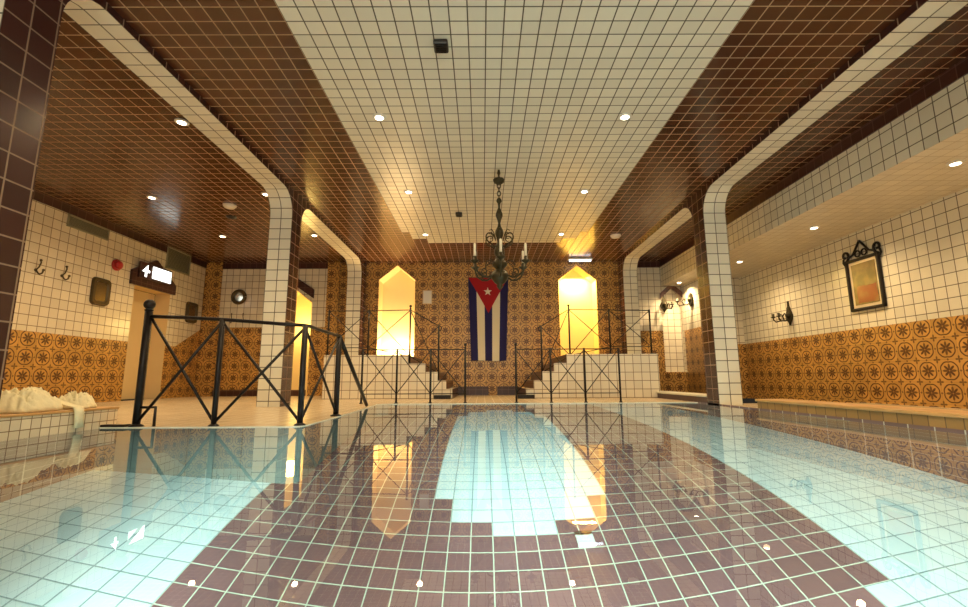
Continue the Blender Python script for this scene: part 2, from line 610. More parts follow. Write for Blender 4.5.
# ------------------------------------------------------------------ right wall, bulkhead, soffit
BX, BZ = 30.0, 15.15
mb = MB()
JY = 69.4
mb.poly([(RW, FW, zb), (RW, JY, zb), (RW, JY, WAIN), (RW, FW, WAIN)], 0)
mb.poly([(RW, FW, WAIN), (RW, JY, WAIN), (RW, JY, BZ), (RW, FW, BZ)], 1)
mb.poly([(RW, JY, zb), (RW2, JY, zb), (RW2, JY, WAIN), (RW, JY, WAIN)], 2)
mb.poly([(RW, JY, WAIN), (RW2, JY, WAIN), (RW2, JY, BZ), (RW, JY, BZ)], 3)
mb.poly([(RW2, JY, zb), (RW2, BW, zb), (RW2, BW, 7.7), (RW2, JY, 7.7)], 0)
mb.poly([(RW2, JY, 7.7), (RW2, BW, 7.7), (RW2, BW, BZ), (RW2, JY, BZ)], 1)
struct(mb.build('wall_right', [M['pat_yz'], M['wall_white_r'], M['pat_xz'], M['wall_white_xz']], fix=False))
mb = MB()
mb.poly([(BX, FW, BZ), (BX, BW, BZ), (BX, BW, H - 1), (BX, FW, H - 1)], 0)
mb.poly([(BX, FW, BZ), (RW, FW, BZ), (RW, BW, BZ), (BX, BW, BZ)], 1)
mb.poly([(BX, BW, BZ), (RW, BW, BZ), (RW, BW, H), (BX, BW, H)], 0)
struct(mb.build('wall_bulkhead_right', [M['wall_white_r'], M['soffit']], fix=False), 'white tiled bulkhead with cream soffit along the right wall', 'bulkhead')
mb = MB()
mb.box(BX - .12, BX + .05, FW, BW, H - 1.02, H, 0)
struct(mb.build('trim_3', [M['trim_brown']]))

# ------------------------------------------------------------------ back wall
mb = MB()
NI = {}


def bw(x0, x1, parts, y=BW):
    """parts: (z0, z1, material) stacked"""
    for z0, z1, m in parts:
        mb.poly([(x0, y, z0), (x1, y, z0), (x1, y, z1), (x0, y, z1)], m)


def bw_niche(x0, x1, z0, zs, za, below, above, y=BW):
    c = (x0 + x1) / 2
    for a, b, m in below:
        mb.poly([(x0, y, a), (x1, y, a), (x1, y, b), (x0, y, b)], m)
    mb.poly([(x0, y, zs), (c, y, za), (c, y, H), (x0, y, H)], above)
    mb.poly([(c, y, za), (x1, y, zs), (x1, y, H), (c, y, H)], above)


wl = [(zb, 8.5, 0), (8.5, TR, 1)]
bw(LW, -43.4, [(zb, H, 0)])
bw(-43.4, -35.2, wl)
bw_niche(-35.2, -28.2, zb, 12.6, 15.4, [], 1)
bw(-28.2, -25.7, wl)
bw(-25.7, -17.2, [(zb, H, 0)])
bw_niche(-17.2, -11.15, zb, 16.4, 18.9, [(zb, 3.2, 0)], 0)
bw(-11.15, 12.8, [(zb, H, 0)])
bw_niche(12.8, 19.1, zb, 16.3, 18.8, [(zb, 3.2, 0)], 0)
bw(19.1, 24.6, [(zb, H, 0)])
bw(24.6, 29.8, [(zb, 7.7, 0), (7.7, H - 1, 1)])
bw_niche(29.8, 33.3, zb, 13.4, 15.1, [(zb, 0.97, 0)], 1)
struct(mb.build('wall_back', [M['pat_xz'], M['wall_white_xz']], fix=False))
mb = MB()
mb.box(-43.4, -25.7, BW - .12, BW + .05, TR, H)
mb.box(24.6, 33.3, BW - .12, BW + .05, H - 1.05, H)
struct(mb.build('trim_4', [M['trim_brown_x']]))
# chevron trims over the side doorway and the blind niche
mb = MB()
mb.extrude([(-36.0, BW - .02, 12.9), (-31.7, BW - .02, 15.9), (-27.9, BW - .02, 13.3), (-27.9, BW - .02, 14.8), (-31.7, BW - .02, 17.4), (-36.0, BW - .02, 14.4)], (0, -.3, 0))
struct(mb.build('trim_5', [M['trim_brown_x']]))
mb = MB()
mb.extrude([(29.6, BW - .02, 13.0), (31.55, BW - .02, 14.8), (33.28, BW - .02, 13.2), (33.28, BW - .02, 14.1), (31.55, BW - .02, 15.7), (29.6, BW - .02, 13.9)], (0, -.3, 0))
struct(mb.build('trim_6', [M['trim_brown_x']]))
# pattern tiled pilasters at the left end
mb = MB()
mb.box(LW, -43.4, BW - .5, BW + .02, zb, H, 0)
mb.box(-25.7, -23.7, BW - .5, BW + .02, zb, H, 0)
struct(mb.build('trim_7', [M['pat_xz']]))


def recess(name, x0, x1, z0, zs, za, depth, mat, back=None):
    """pointed recess behind the back wall"""
    mb = MB()
    c = (x0 + x1) / 2
    y1 = BW + depth
    o = [(x0, z0), (x1, z0), (x1, zs), (c, za), (x0, zs)]
    for (xa_, za_), (xb_, zb_) in zip(o, o[1:] + o[:1]):
        mb.poly([(xa_, BW, za_), (xb_, BW, zb_), (xb_, y1, zb_), (xa_, y1, za_)], 0)
    mb.poly([(x, y1, z) for x, z in o], 1 if back else 0)
    return struct(mb.build(name, [M[mat]] + ([M[back]] if back else []), fix=False))


recess('niche_1', -17.2, -11.15, 3.2, 16.4, 18.9, 3.2, 'niche')  # closed niche with a plaster back, not a window
recess('niche_2', 12.8, 19.1, 3.2, 16.3, 18.8, 3.2, 'niche')  # the matching closed niche on the right
recess('door_2', -35.2, -28.2, zb, 12.6, 15.4, 5.0, 'niche')
recess('niche_3', 29.8, 33.3, 0.97, 13.4, 15.1, 0.9, 'wall_white_yz', 'wall_white_xz')  # shallow blind niche lined with white tiles
add_light('niche_glow', 'AREA', 62, (1.0, 0.70, 0.34), (-14.2, BW + 1.6, 3.6), (-14.2, BW + 2.4, 16), shape='RECTANGLE', size=5 * T, size_y=1.6 * T)
add_light('niche_glow', 'AREA', 80, (1.0, 0.70, 0.17), (15.95, BW + 1.6, 17.2), (15.95, BW + 2.4, 4), shape='RECTANGLE', size=3.5 * T, size_y=1.6 * T)
add_light('doorway_glow', 'POINT', 30, (1.0, 0.72, 0.22), (-31.2, BW + 2.6, 9), shadow_soft_size=0.2)

# unseen wall behind the camera, its opening added to let light in
mb = MB()
for a, b in ((LW, -18), (21, RW)):
    mb.poly([(a, FW, WAT - 15), (b, FW, WAT - 15), (b, FW, H), (a, FW, H)], 0)
mb.poly([(-18, FW, WAT - 15), (21, FW, WAT - 15), (21, FW, 6.5), (-18, FW, 6.5)], 0)
mb.poly([(-18, FW, 15.5), (21, FW, 15.5), (21, FW, H), (-18, FW, H)], 0)
struct(mb.build('wall_front', [M['wall_white_xz']], fix=False))

# ------------------------------------------------------------------ pool basin
mb = MB()
BRW, BRE = 0.45 - 12, 0.45 + 14           # brown field of the pool floor
FY0, FY1 = -12.0, EDGE_F
cols = []
WX = [(-3, -2, 25.7, 49.7), (-2, 0, 23.7, 51.7), (0, 3, 22.7, 52.7), (3, 5, 23.7, 51.7), (5, 6, 25.7, 49.7)]
zf = FLOOR


def fl(x0, x1, y0, y1, m):
    mb.poly([(x0, y0, zf), (x1, y0, zf), (x1, y1, zf), (x0, y1, zf)], m)


far = 66.0
fl(EDGE_L - .3, BRW, FY0, far, 1)
fl(BRE, XR + .3, FY0, far, 1)
fl(BRE - 1, BRE, FY0, 17.7, 1)
fl(BRE - 1, BRE, 17.7, far, 0)
fl(BRW, 0.45 - 3, FY0, far, 0)
fl(0.45 + 6, BRE - 1, FY0, far, 0)
for a, b, y0, y1 in WX:
    a += .45
    b += .45
    fl(a, b, FY0, y0, 0)
    fl(a, b, y0, y1, 1)
    fl(a, b, y1, far, 0)
struct(mb.build('floor_pool', [M['pool_brown_f'], M['pool_white_f']], fix=False), 'pool bottom of brown tiles with a white stepped field', 'pool floor')


def deck_outline():
    p = [(EDGE_L, DY), (DX - .9, DY)]
    p += [(DX - .9 + .9 * math.sin(t), DY + .9 - .9 * math.cos(t)) for t in [PI / 2 * k / 8 for k in range(1, 9)]]
    p += [(DX - .1, 33), (DX - .4, 42), (DX - .9, EDGE_F - 1), (DX + .1, EDGE_F)]
    return p


mb = MB()
# side walls under the water, their tops just above it
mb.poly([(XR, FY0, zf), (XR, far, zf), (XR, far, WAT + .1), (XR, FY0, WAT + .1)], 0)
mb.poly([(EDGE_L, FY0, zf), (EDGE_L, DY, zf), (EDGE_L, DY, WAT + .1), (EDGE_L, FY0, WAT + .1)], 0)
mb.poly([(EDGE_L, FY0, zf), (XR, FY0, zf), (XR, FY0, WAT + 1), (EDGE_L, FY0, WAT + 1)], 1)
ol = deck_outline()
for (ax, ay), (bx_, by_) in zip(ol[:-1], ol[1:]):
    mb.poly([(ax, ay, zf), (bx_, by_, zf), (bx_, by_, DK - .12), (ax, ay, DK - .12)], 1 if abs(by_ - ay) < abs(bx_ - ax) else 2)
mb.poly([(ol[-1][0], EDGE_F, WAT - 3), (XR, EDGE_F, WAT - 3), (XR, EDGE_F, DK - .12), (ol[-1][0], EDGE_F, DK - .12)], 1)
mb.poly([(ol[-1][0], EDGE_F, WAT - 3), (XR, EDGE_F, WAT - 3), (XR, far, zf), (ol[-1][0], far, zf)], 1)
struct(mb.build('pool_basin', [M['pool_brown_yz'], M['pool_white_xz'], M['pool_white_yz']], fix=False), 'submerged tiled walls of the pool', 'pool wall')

# decks: left terrace and far side
mb = MB()
top = [(LW, DY)] + [(EDGE_L - .5, DY), (EDGE_L, DY)] + ol[1:] + [(XR + 2.3, EDGE_F), (XR + 2.3, BW), (LW, BW)]
mb.poly([(x, y, DK) for x, y in top], 0)
for (ax, ay), (bx_, by_) in zip(top[1:-2], top[2:-1]):
    mb.poly([(ax, ay, DK - .12), (bx_, by_, DK - .12), (bx_, by_, DK), (ax, ay, DK)], 1)
mb.poly([(LW, FW, DK - .05), (EDGE_L, FW, DK - .05), (EDGE_L, DY + .5, DK - .05), (LW, DY + .5, DK - .05)], 0)
mb.poly([(XR, FW, DK - .05), (RW, FW, DK - .05), (RW, 48.5, DK - .05), (XR, 48.5, DK - .05)], 0)
struct(mb.build('floor', [M['deck'], M['coping']], fix=False))

# benches along the pool sides
mb = MB()
mb.box(EDGE_L - 2.9, EDGE_L + .02, 14.5, DY + 1.2, WAT - .3, -1.62, 0)
mb.bbox(EDGE_L - 2.95, EDGE_L + .08, 14.5, DY + 1.25, -1.62, -1.5, 0.03, 1)
struct(mb.build('wall_bench_left', [M['bench_white'], M['wood']]), 'low bench faced with small white tiles at the left pool edge', 'bench')
mb = MB()
mb.box(XR + .02, XR + 2.3, 17, 39.2, WAT - .2, -1.95, 0)
mb.bbox(XR - .12, XR + 2.4, 17, 39.3, -1.95, -1.75, 0.05, 1)
struct(mb.build('wall_bench_right', [M['bench_ochre'], M['wood']]), 'low ochre tiled bench with a nosing at the right pool edge', 'bench')
# raised step in the far right bay
mb = MB()
mb.box(XR + .15, XR + 2.4, 48.0, 72.9, WAT - .3, -1.95, 0)
mb.bbox(XR, XR + 2.5, 47.95, 72.95, -1.95, -1.75, 0.05, 1)
struct(mb.build('floor_step_right', [M['trim_brown'], M['coping']]), 'raised brown step with a cream edge in the far right bay', 'step')

# ------------------------------------------------------------------ stair platforms
PY = 61.8


def platform(x_in, x_out, steps, label):
    """x_in: outer end, x_out: end at the steps"""
    mb = MB()
    mm = {'y-': 0, 'x-': 1, 'x+': 1, 'z+': 2, 'y+': 1, 'z-': 1}
    mb.box(min(x_in, x_out), max(x_in, x_out), PY, BW, DK - .05, 3.2, mm)
    prev = x_out
    for x, z in steps:
        mb.box(min(prev, x), max(prev, x), PY, BW, DK - .05, z, mm)
        prev = x
    return struct(mb.build('floor_platform', [M['wall_white_xz'], M['trim_brown'], M['deck']], fix=False), label, 'stairs')


ZS = [2.05, 0.95, -0.2, -1.3]
platform(-21.0, -9.85, list(zip((-7.5, -5.9, -4.75, -3.95), ZS)), 'left white tiled platform with steps down towards the flag')
platform(23.4, 11.2, list(zip((9.5, 7.95, 6.75, 5.7), ZS)), 'right white tiled platform with steps down towards the flag')
# skirting under the flag
mb = MB()
for a, b in ((-3.9, 1.0), (2.4, 5.6)):
    mb.box(a, b, BW - .4, BW + .02, DK, -1.2)
struct(mb.build('baseboard_back', [M['trim_brown_x']]))
mb = MB()
mb.box(-43.3, -28.4, BW - .25, BW + .02, DK, -1.6)
struct(mb.build('baseboard_back_left', [M['trim_brown_x']]))

# ------------------------------------------------------------------ water
mb = MB()
wo = [(EDGE_L - .1, FY0 - .1)] + [(EDGE_L - .1, DY + .1)] + [(x - .1, y + .1) for x, y in ol[1:-1]] + [(ol[-1][0] - .1, EDGE_F + .1), (XR + .1, EDGE_F + .1), (XR + .1, FY0 - .1)]
a = mb.add([(x, y, WAT) for x, y in wo])
b = mb.add([(x, y, zf - .2) for x, y in wo])
mb.face(a)
mb.face(b[::-1])
for k in range(len(wo)):
    j = (k + 1) % len(wo)
    mb.face((a[k], a[j], b[j], b[k]))
n = NT('pool_water')
gl = n.node('ShaderNodeBsdfGlass')
gl.inputs['IOR'].default_value = 1.333
gl.inputs['Roughness'].default_value = 0.0
gl.inputs['Color'].default_value = (1, 1, 1, 1)
tc = n.node('ShaderNodeTexCoord')
nz = n.noise(tc, 1.6, 2.0)
n.link(n.bump(nz, 0.03, 0.02), gl.inputs['Normal'])
n.link(gl.outputs[0], n.out.inputs[0])
va = n.node('ShaderNodeVolumeAbsorption')
va.inputs['Color'].default_value = (0.58, 0.94, 1.0, 1)
va.inputs['Density'].default_value = 0.14
n.link(va.outputs[0], n.out.inputs['Volume'])
wobj = mb.build('pool_water', n.mat)
tag(wobj, 'still clear water filling the tiled pool', 'water', kind='stuff')

# ------------------------------------------------------------------ ceiling lamps
def downlight(at, label, energy=120.0, group='recessed ceiling lamps'):
    t = thing('ceiling_lamp', label, 'lamp', at, group)
    x, y, z = at
    mb = MB()
    mb.lathe([(.42, -.10), (.50, -.06), (.50, 0.0), (.36, .02), (.34, -.08)], (x, y, z - .0), seg=24)
    mb.build('ring', M['white_pl'], t)
    mb = MB()
    mb.lathe([(.33, -.07), (.30, -.11), (.15, -.13)], (x, y, z), seg=20)
    mb.build('lens', M['lamp'], t)
    add_light('lamp_light', 'SPOT', energy, WARM, (x, y, z - .25), (x, y, z - 5), t,
              spot_size=math.radians(150), spot_blend=0.9, shadow_soft_size=0.05)
    return t


proto = downlight((-7.65, 32.0, H), 'recessed lamp in the white ceiling, nearest on the left of the chandelier')
for at, lab in (
        ((10.8, 32.0, H), 'recessed lamp in the white ceiling, nearest on the right of the chandelier'),
        ((-7.65, 46.0, H), 'recessed lamp in the white ceiling, middle of the left row of three'),
        ((10.8, 46.0, H), 'recessed lamp in the white ceiling, middle of the right row of three'),
        ((-7.65, 60.5, H), 'recessed lamp near the far left end of the white ceiling'),
        ((10.8, 60.5, H), 'recessed lamp near the far right end of the white ceiling'),
        ((-7.65, 18.0, H), 'recessed lamp above the pool, out of view on the left'),
        ((10.8, 18.0, H), 'recessed lamp above the pool, out of view on the right'),
        ((-22.8, 32.6, H), 'lamp in the brown left bay ceiling nearest the camera, beside the white arch'),
        ((-22.8, 46.5, H), 'lamp in the brown ceiling beside the top of the left pier'),
        ((-22.8, 60.7, H), 'lamp in the brown ceiling seen through the far left arch'),
        ((-35.4, 47.3, H), 'lamp in the brown left bay ceiling above the exit sign side, nearer one'),
        ((-35.4, 61.0, H), 'lamp in the brown left bay ceiling towards the far corner'),
        ((34.0, 31.0, BZ), 'lamp in the cream soffit nearest the camera, at the right picture edge'),
        ((34.0, 45.3, BZ), 'lamp in the cream soffit above the wall sconce'),
        ((34.0, 59.2, BZ), 'lamp in the cream soffit next to the right pier'),
        ((31.6, 72.5, BZ), 'lamp in the soffit of the far right bay'),
        ((-35.4, 33.0, H), 'lamp in the left bay ceiling, out of view'),
        ((34.0, 17.0, BZ), 'lamp in the cream soffit, out of view')):
    q = dup(proto, at, lab)
    if at[1] == 72.5:            # the small far bay is the brightest part of the room
        for c in q.children:
            if c.type == 'LIGHT':
                c.data = c.data.copy()
                c.data.energy *= 1.4


# ------------------------------------------------------------------ iron railings
def bar(mb, a, b, r, seg=8):
    mb.tube([a, b], r, seg)


def railing(name, label, posts, r_post, r_bar, low=0.95, rail_path=None, ball=(), group=None, brace_low=None, skip_brace=()):
    """posts: (x, y, z0, z1) in order"""
    x, y, z0, z1 = posts[0]
    t = thing(name, label, 'railing', (x, y, z0), group)
    for k, (x, y, z0, z1) in enumerate(posts):
        mb = MB()
        rp = r_post[k] if isinstance(r_post, (list, tuple)) else r_post
        mb.tube([(x, y, z0), (x, y, z1)], rp, 10)
        mb.lathe([(rp * 1.9, 0), (rp * 1.9, .05), (rp * 1.05, .14)], (x, y, z0), seg=12)
        p = mb.build('post', M['iron'], t)
        if k in ball:
            mb = MB()
            mb.lathe([(rp * .7, 0), (rp * 1.25, .08), (rp * .8, .16)] + [(rp * 1.55 * math.sin(a), .42 - rp * 1.55 * math.cos(a)) for a in [PI * j / 8 for j in range(1, 9)]], (x, y, z1 - .02), seg=12)
            f = mb.build('finial', M['iron'], t)
            f.parent = p
    mb = MB()
    if rail_path:
        mb.tube(rail_path, r_bar * 1.25, 8)
    else:
        mb.tube([(x, y, z1 - .12) for x, y, z0, z1 in posts], r_bar * 1.15, 8)
    mb.build('top_rail', M['iron'], t)
    if low:
        mb = MB()
        mb.tube([(x, y, z0 + low) for x, y, z0, z1 in posts], r_bar, 8)
        mb.build('bottom_rail', M['iron'], t)
    for k, (a, b) in enumerate(zip(posts[:-1], posts[1:])):
        if k in skip_brace:
            continue
        lo = low if brace_low is None else brace_low
        for p, q, dy in ((a, b, .05), (b, a, -.05)):
            mb = MB()
            bar(mb, (p[0], p[1] + dy, p[3] - .16), (q[0], q[1] + dy, q[2] + lo), r_bar)
            mb.build('cross_brace', M['iron'], t)
    return t


# curved railing round the left terrace
ry = DY + .35
path = [(-19.5, ry, 3.7), (-17.3, ry, 3.62), (-15.15, ry, 3.5), (-13.4, ry, 3.36), (-11.9, ry + .02, 3.24)]
path += [(-11.4 + 1.0 * math.sin(a), ry + 1.0 - 1.0 * math.cos(a), 3.18) for a in [PI / 2 * k / 6 for k in range(1, 7)]]
path += [(-10.4, 30.5, 3.15), (-10.45, 33.8, 3.15)]
t = railing('terrace_railing', 'black iron railing curving round the corner of the left terrace, nearest the camera',
            [(-19.5, ry, DK, 4.0), (-15.15, ry, DK, 3.5), (-10.4, ry + .25, DK, 3.17), (-10.45, 33.8, DK, 3.15)],
            [.2, .15, .17, .2], .085, low=None, rail_path=path, ball=(0,), brace_low=.15)
mb = MB()
bar(mb, (-10.45, 33.8, 3.15), (-10.9, 44.5, DK + .18), .16, 10)
mb.build('sloping_handrail', M['iron'], t)
mb = MB()
mb.tube([(-19.5, ry, DK + 1.05), (-18.5, ry, DK + 1.05), (-18.5, ry, DK)], .085, 8)
mb.build('foot_bracket', M['iron'], t)
mb = MB()
mb.bbox(-22.9, -19.95, DY + .05, DY + .6, DK, DK + .12, .03)
tag(mb.build('threshold_strip', M['iron'], at=(-22, DY + .3, DK)), 'flat dark strip lying by the foot of the thick railing post', 'strip')

# low railings along the far pool edge
ty = EDGE_F + .6
zl = 3.3
railing('pool_edge_railing', 'black iron railing with crossed bars along the far pool edge, left of the flag',
        [(-13.0, ty, DK, zl), (-9.25, ty, DK, zl), (-5.6, ty, DK, zl), (-1.85, ty, DK, zl)], .11, .05, ball=(3,), low=1.0, group=None)
railing('pool_edge_railing', 'black iron railing with crossed bars along the far pool edge, right of the flag',
        [(3.65, ty, DK, zl), (7.4, ty, DK, zl), (11.1, ty, DK, zl), (14.85, ty, DK, zl)], .11, .05, ball=(0,), low=1.0)


def stair_railing(label, sx, posts):
    t = railing('stair_railing', label, posts, .12, .055, low=1.0, ball=(len(posts) - 2,))
    x, y, z0, z1 = posts[-1]
    mb = MB()
    mb.tube([(x, y, z1 - .1)] + [(x + sx * (.32 * math.sin(a) + .05), y, z1 - .42 + .32 * math.cos(a)) for a in [PI * k / 6 for k in range(0, 8)]], .07, 8)
    mb.build('scroll_end', M['iron'], t)
    return t


sy = PY + .3
stair_railing('black iron stair railing on the left platform, in front of the orange niche', 1,
              [(-20.7, sy, 3.2, 9.3), (-15.3, sy, 3.2, 9.3), (-9.7, sy, 2.05, 9.4), (-5.85, sy, -.2, 7.2)])
stair_railing('black iron stair railing on the right platform, in front of the yellow niche', -1,
              [(22.7, sy, 3.2, 9.2), (17.2, sy, 3.2, 9.3), (11.75, sy, 2.05, 9.4), (7.95, sy, -.2, 7.1)])
for x, lab in ((-5.2, 'flat dark plate at the foot of the left steps'), (5.7, 'flat dark plate at the foot of the right steps')):
    mb = MB()
    mb.bbox(x - 1.1, x + 1.1, PY - .75, PY - .15, DK, DK + .5, .05)
    mb.box(x - 1.0, x + 1.0, PY - .78, PY - .72, DK + .1, DK + .16)
    tag(mb.build('foot_plate', M['iron'], at=(x, PY - .45, DK)), lab, 'plate')

# ------------------------------------------------------------------ flag
fx0, fx1, fz0, fz1 = -2.3, 4.4, 2.9, 16.7
fy = BW - .28
t = thing('flag', 'hanging flag with red triangle, white star and blue and white stripes on the back wall', 'flag', ((fx0 + fx1) / 2, fy, fz0))


def flag_pt(u, v, d=0.0):
    x = fx0 + .5 * (1 - v) * (1 - u) + u * (fx1 - fx0 - .5 * (1 - v)) + .5 * (1 - v) * u * 0
    return (x, fy - d - .07 * math.sin(u * 13 + v * 2) * (1.1 - v) - .04 * math.sin(v * 9 + u * 5), fz0 + v * (fz1 - fz0) + .05 * math.sin(u * 7) * (1 - v))


nu, nv = 40, 60
n = NT('flag_cloth')
(uu, vv), tc = n.coords('xy', uv=True)
stripe = n.m('LESS_THAN', n.m('MODULO', n.m('FLOOR', n.m('MULTIPLY', uu, 5.0)), 2.0), 0.5)
cc = n.mix(stripe, (0.74, 0.66, 0.46), (0.020, 0.016, 0.075))
lim = n.m('ADD', 0.565, n.m('MULTIPLY', n.m('ABSOLUTE', n.m('SUBTRACT', uu, 0.5)), 0.87))
tri = n.m('GREATER_THAN', vv, lim)
cc = n.mix(tri, cc, (0.36, 0.012, 0.016))
nz = n.noise(tc, 40, 3)
n.bsdf(cc, 0.8, n.bump(nz, 0.2, 0.004), spec=0.2)
mb = MB()
for s_ in (0.0, .06):
    idx = [[mb.add([flag_pt(i / nu, j / nv, s_)])[0] for i in range(nu + 1)] for j in range(nv + 1)]
    for j in range(nv):
        for i in range(nu):
            mb.face((idx[j][i], idx[j][i + 1], idx[j + 1][i + 1], idx[j + 1][i]), 0, True,
                    uv=[(i / nu, j / nv), ((i + 1) / nu, j / nv), ((i + 1) / nu, (j + 1) / nv), (i / nu, (j + 1) / nv)])
mb.build('cloth', n.mat, t, fix=False)
mb = MB()
pts = []
for k in range(10):
    rr = (.105, .042)[k % 2]
    a = PI / 2 + k * PI / 5
    pts.append(flag_pt(.485 + rr * math.cos(a) * 1.05, .825 + rr * math.sin(a) * .50, .10))
mb.extrude(pts, (0, -.03, 0))
mb.build('star', plain('white_star_cloth', (0.80, 0.72, 0.52), 0.8), t)
mb = MB()
mb.tube([(fx0 - .1, fy - .03, fz1 + .02), (fx1 + .1, fy - .03, fz1 + .02)], .05, 8)
mb.build('hanging_rod', M['dark_frame'], t)

# ------------------------------------------------------------------ chandelier
cx_, cy_ = 1.62, 41.0
t = thing('chandelier', 'dark bronze chandelier with scroll arms and ivory candles hanging over the pool', 'chandelier', (cx_, cy_, 8.3))
C3 = (cx_, cy_, 0)
mb = MB()
mb.lathe([(.10, 19.44), (.16, 19.1), (.08, 18.9), (.10, 18.75)], C3, seg=12)
mb.build('ceiling_hook', M['bronze'], t)
mb = MB()
mb.lathe([(.05, 18.0), (.25, 18.02), (.48, 18.2), (.56, 18.45), (.50, 18.5), (.2, 18.6), (.08, 18.8)], C3, seg=18)
mb.build('canopy', M['bronze'], t)
mb = MB()
for k in range(4):
    zc = 17.85 - k * .38
    ring = [(cx_ + (.16 * math.cos(a) if k % 2 == 0 else 0), cy_ + (.16 * math.cos(a) if k % 2 else 0), zc + .26 * math.sin(a)) for a in [2 * PI * j / 12 for j in range(13)]]
    mb.tube(ring, .05, 6, caps=False)
mb.build('chain', M['bronze'], t)
mb = MB()
mb.lathe([(.06, 16.7), (.2, 16.55), (.26, 16.35), (.12, 16.1), (.09, 15.7), (.20, 15.45), (.32, 15.1), (.33, 14.9), (.18, 14.5), (.11, 14.2),
          (.16, 13.9), (.36, 13.5), (.40, 13.2), (.28, 12.8), (.2, 12.4), (.34, 12.1), (.46, 11.7), (.48, 11.3), (.34, 11.0), (.42, 10.7), (.62, 10.5),
          (.70, 10.2), (.5, 10.0), (.30, 9.8)][::-1], C3, seg=18)
mb.build('stem', M['bronze'], t)
mb = MB()
mb.lathe([(.28, 9.85), (.52, 9.7), (.74, 9.45), (.80, 9.2), (.72, 8.9), (.5, 8.6), (.24, 8.4), (.30, 8.25), (.16, 8.05), (.03, 7.9)][::-1], C3, seg=18)
mb.build('bowl', M['bronze'], t)


def spiral(c, r0, r1, a0, a1, n):
    return [(c[0] + (r0 + (r1 - r0) * k / n) * math.cos(a0 + (a1 - a0) * k / n), c[1] + (r0 + (r1 - r0) * k / n) * math.sin(a0 + (a1 - a0) * k / n)) for k in range(n + 1)]


for k in range(6):
    ang = PI / 6 + k * PI / 3
    ca, sa = math.cos(ang), math.sin(ang)

    def R3(pr):
        return [(cx_ + ca * r, cy_ + sa * r, z) for r, z in pr]
    # upper ornament scroll
    mb = MB()
    pr = [(.3, 12.0), (.6, 11.9), (.85, 12.15)] + spiral((.95, 12.75), .55, .12, -1.2, 5.2, 16)
    mb.tube(R3(pr), [.085] * 3 + [.08 - .003 * j for j in range(17)], 6)
    mb.tube(R3([(.4, 12.6), (.6, 13.2), (.85, 13.5), (1.05, 13.35)]), .05, 6)
    mb.build('scroll', M['bronze'], t)
    # candle arm
    mb = MB()
    pr = [(.35, 9.75), (.8, 9.20), (1.3, 8.95), (1.8, 9.00), (2.3, 9.35), (2.55, 9.80), (2.6, 10.15)]
    mb.tube(R3(pr), .09, 7)
    mb.tube(R3(spiral((1.55, 9.47), .42, .1, -1.6, 4.0, 12)), .055, 6)
    mb.tube(R3([(.5, 10.35), (1.0, 10.60), (1.4, 10.35), (1.55, 9.95)]), .05, 6)
    arm = mb.build('arm', M['bronze'], t)
    mb = MB()
    mb.lathe([(.08, 11.2), (.2, 11.3), (.38, 11.42), (.40, 11.5), (.16, 11.5), (.16, 11.85), (.1, 11.9)], (cx_ + ca * 2.6, cy_ + sa * 2.6, -1.15), seg=12)
    c = mb.build('drip_pan', M['bronze'], t)
    c.parent = arm
    mb = MB()
    mb.lathe([(.11, 11.85), (.11, 13.0), (.07, 13.06), (.02, 13.1)], (cx_ + ca * 2.6, cy_ + sa * 2.6, -1.15), seg=10)
    c = mb.build('candle', M['candle'], t)
    c.parent = arm

# ------------------------------------------------------------------ left wall fittings
lx = LW


def coat_hook(at, label, axis):
    """axis 'x' wall facing +x, 'y' wall facing -y"""
    t = thing('coat_hook', label, 'hook', at, 'coat hooks')
    ax, ay, az = at

    def P(d, s, z):
        return (ax + d, ay + s, az + z) if axis == 'x' else (ax + s, ay - d, az + z)
    mb = MB()
    mb.lathe([(.16, 0), (.16, .05), (.1, .08)], P(0, 0, 0) if axis == 'x' else P(.08, 0, 0), axis, seg=12)
    mb.build('base_plate', M['dark_frame'], t)
    mb = MB()
    mb.tube([P(.06, 0, 0), P(.3, 0, -.3), P(.5, 0, -.45), P(.75, 0, -.35), P(.85, 0, -.05)], .08, 7)
    mb.tube([P(.06, 0, 0), P(.35, 0, .3), P(.5, 0, .75), P(.45, 0, 1.0)], .07, 7)
    mb.build('hook', M['dark_frame'], t)
    for q in (P(.85, 0, -.02), P(.45, 0, 1.02)):
        mb = MB()
        mb.lathe([(.13 * math.sin(a), -.13 * math.cos(a)) for a in [PI * j / 6 for j in range(7)]], q, seg=8)
        mb.build('knob', M['dark_frame'], t)
    return t


coat_hook((lx, 46.6, 11.3), 'dark coat hook on the left wall nearest the brown pier', 'x')
coat_hook((lx, 49.6, 11.35), 'dark coat hook on the left wall between the other hook and the mirror', 'x')
coat_hook((-41.1, BW, 9.7), 'left one of two small hooks under the round mirror', 'y')
coat_hook((-39.2, BW, 9.7), 'right one of two small hooks under the round mirror', 'y')


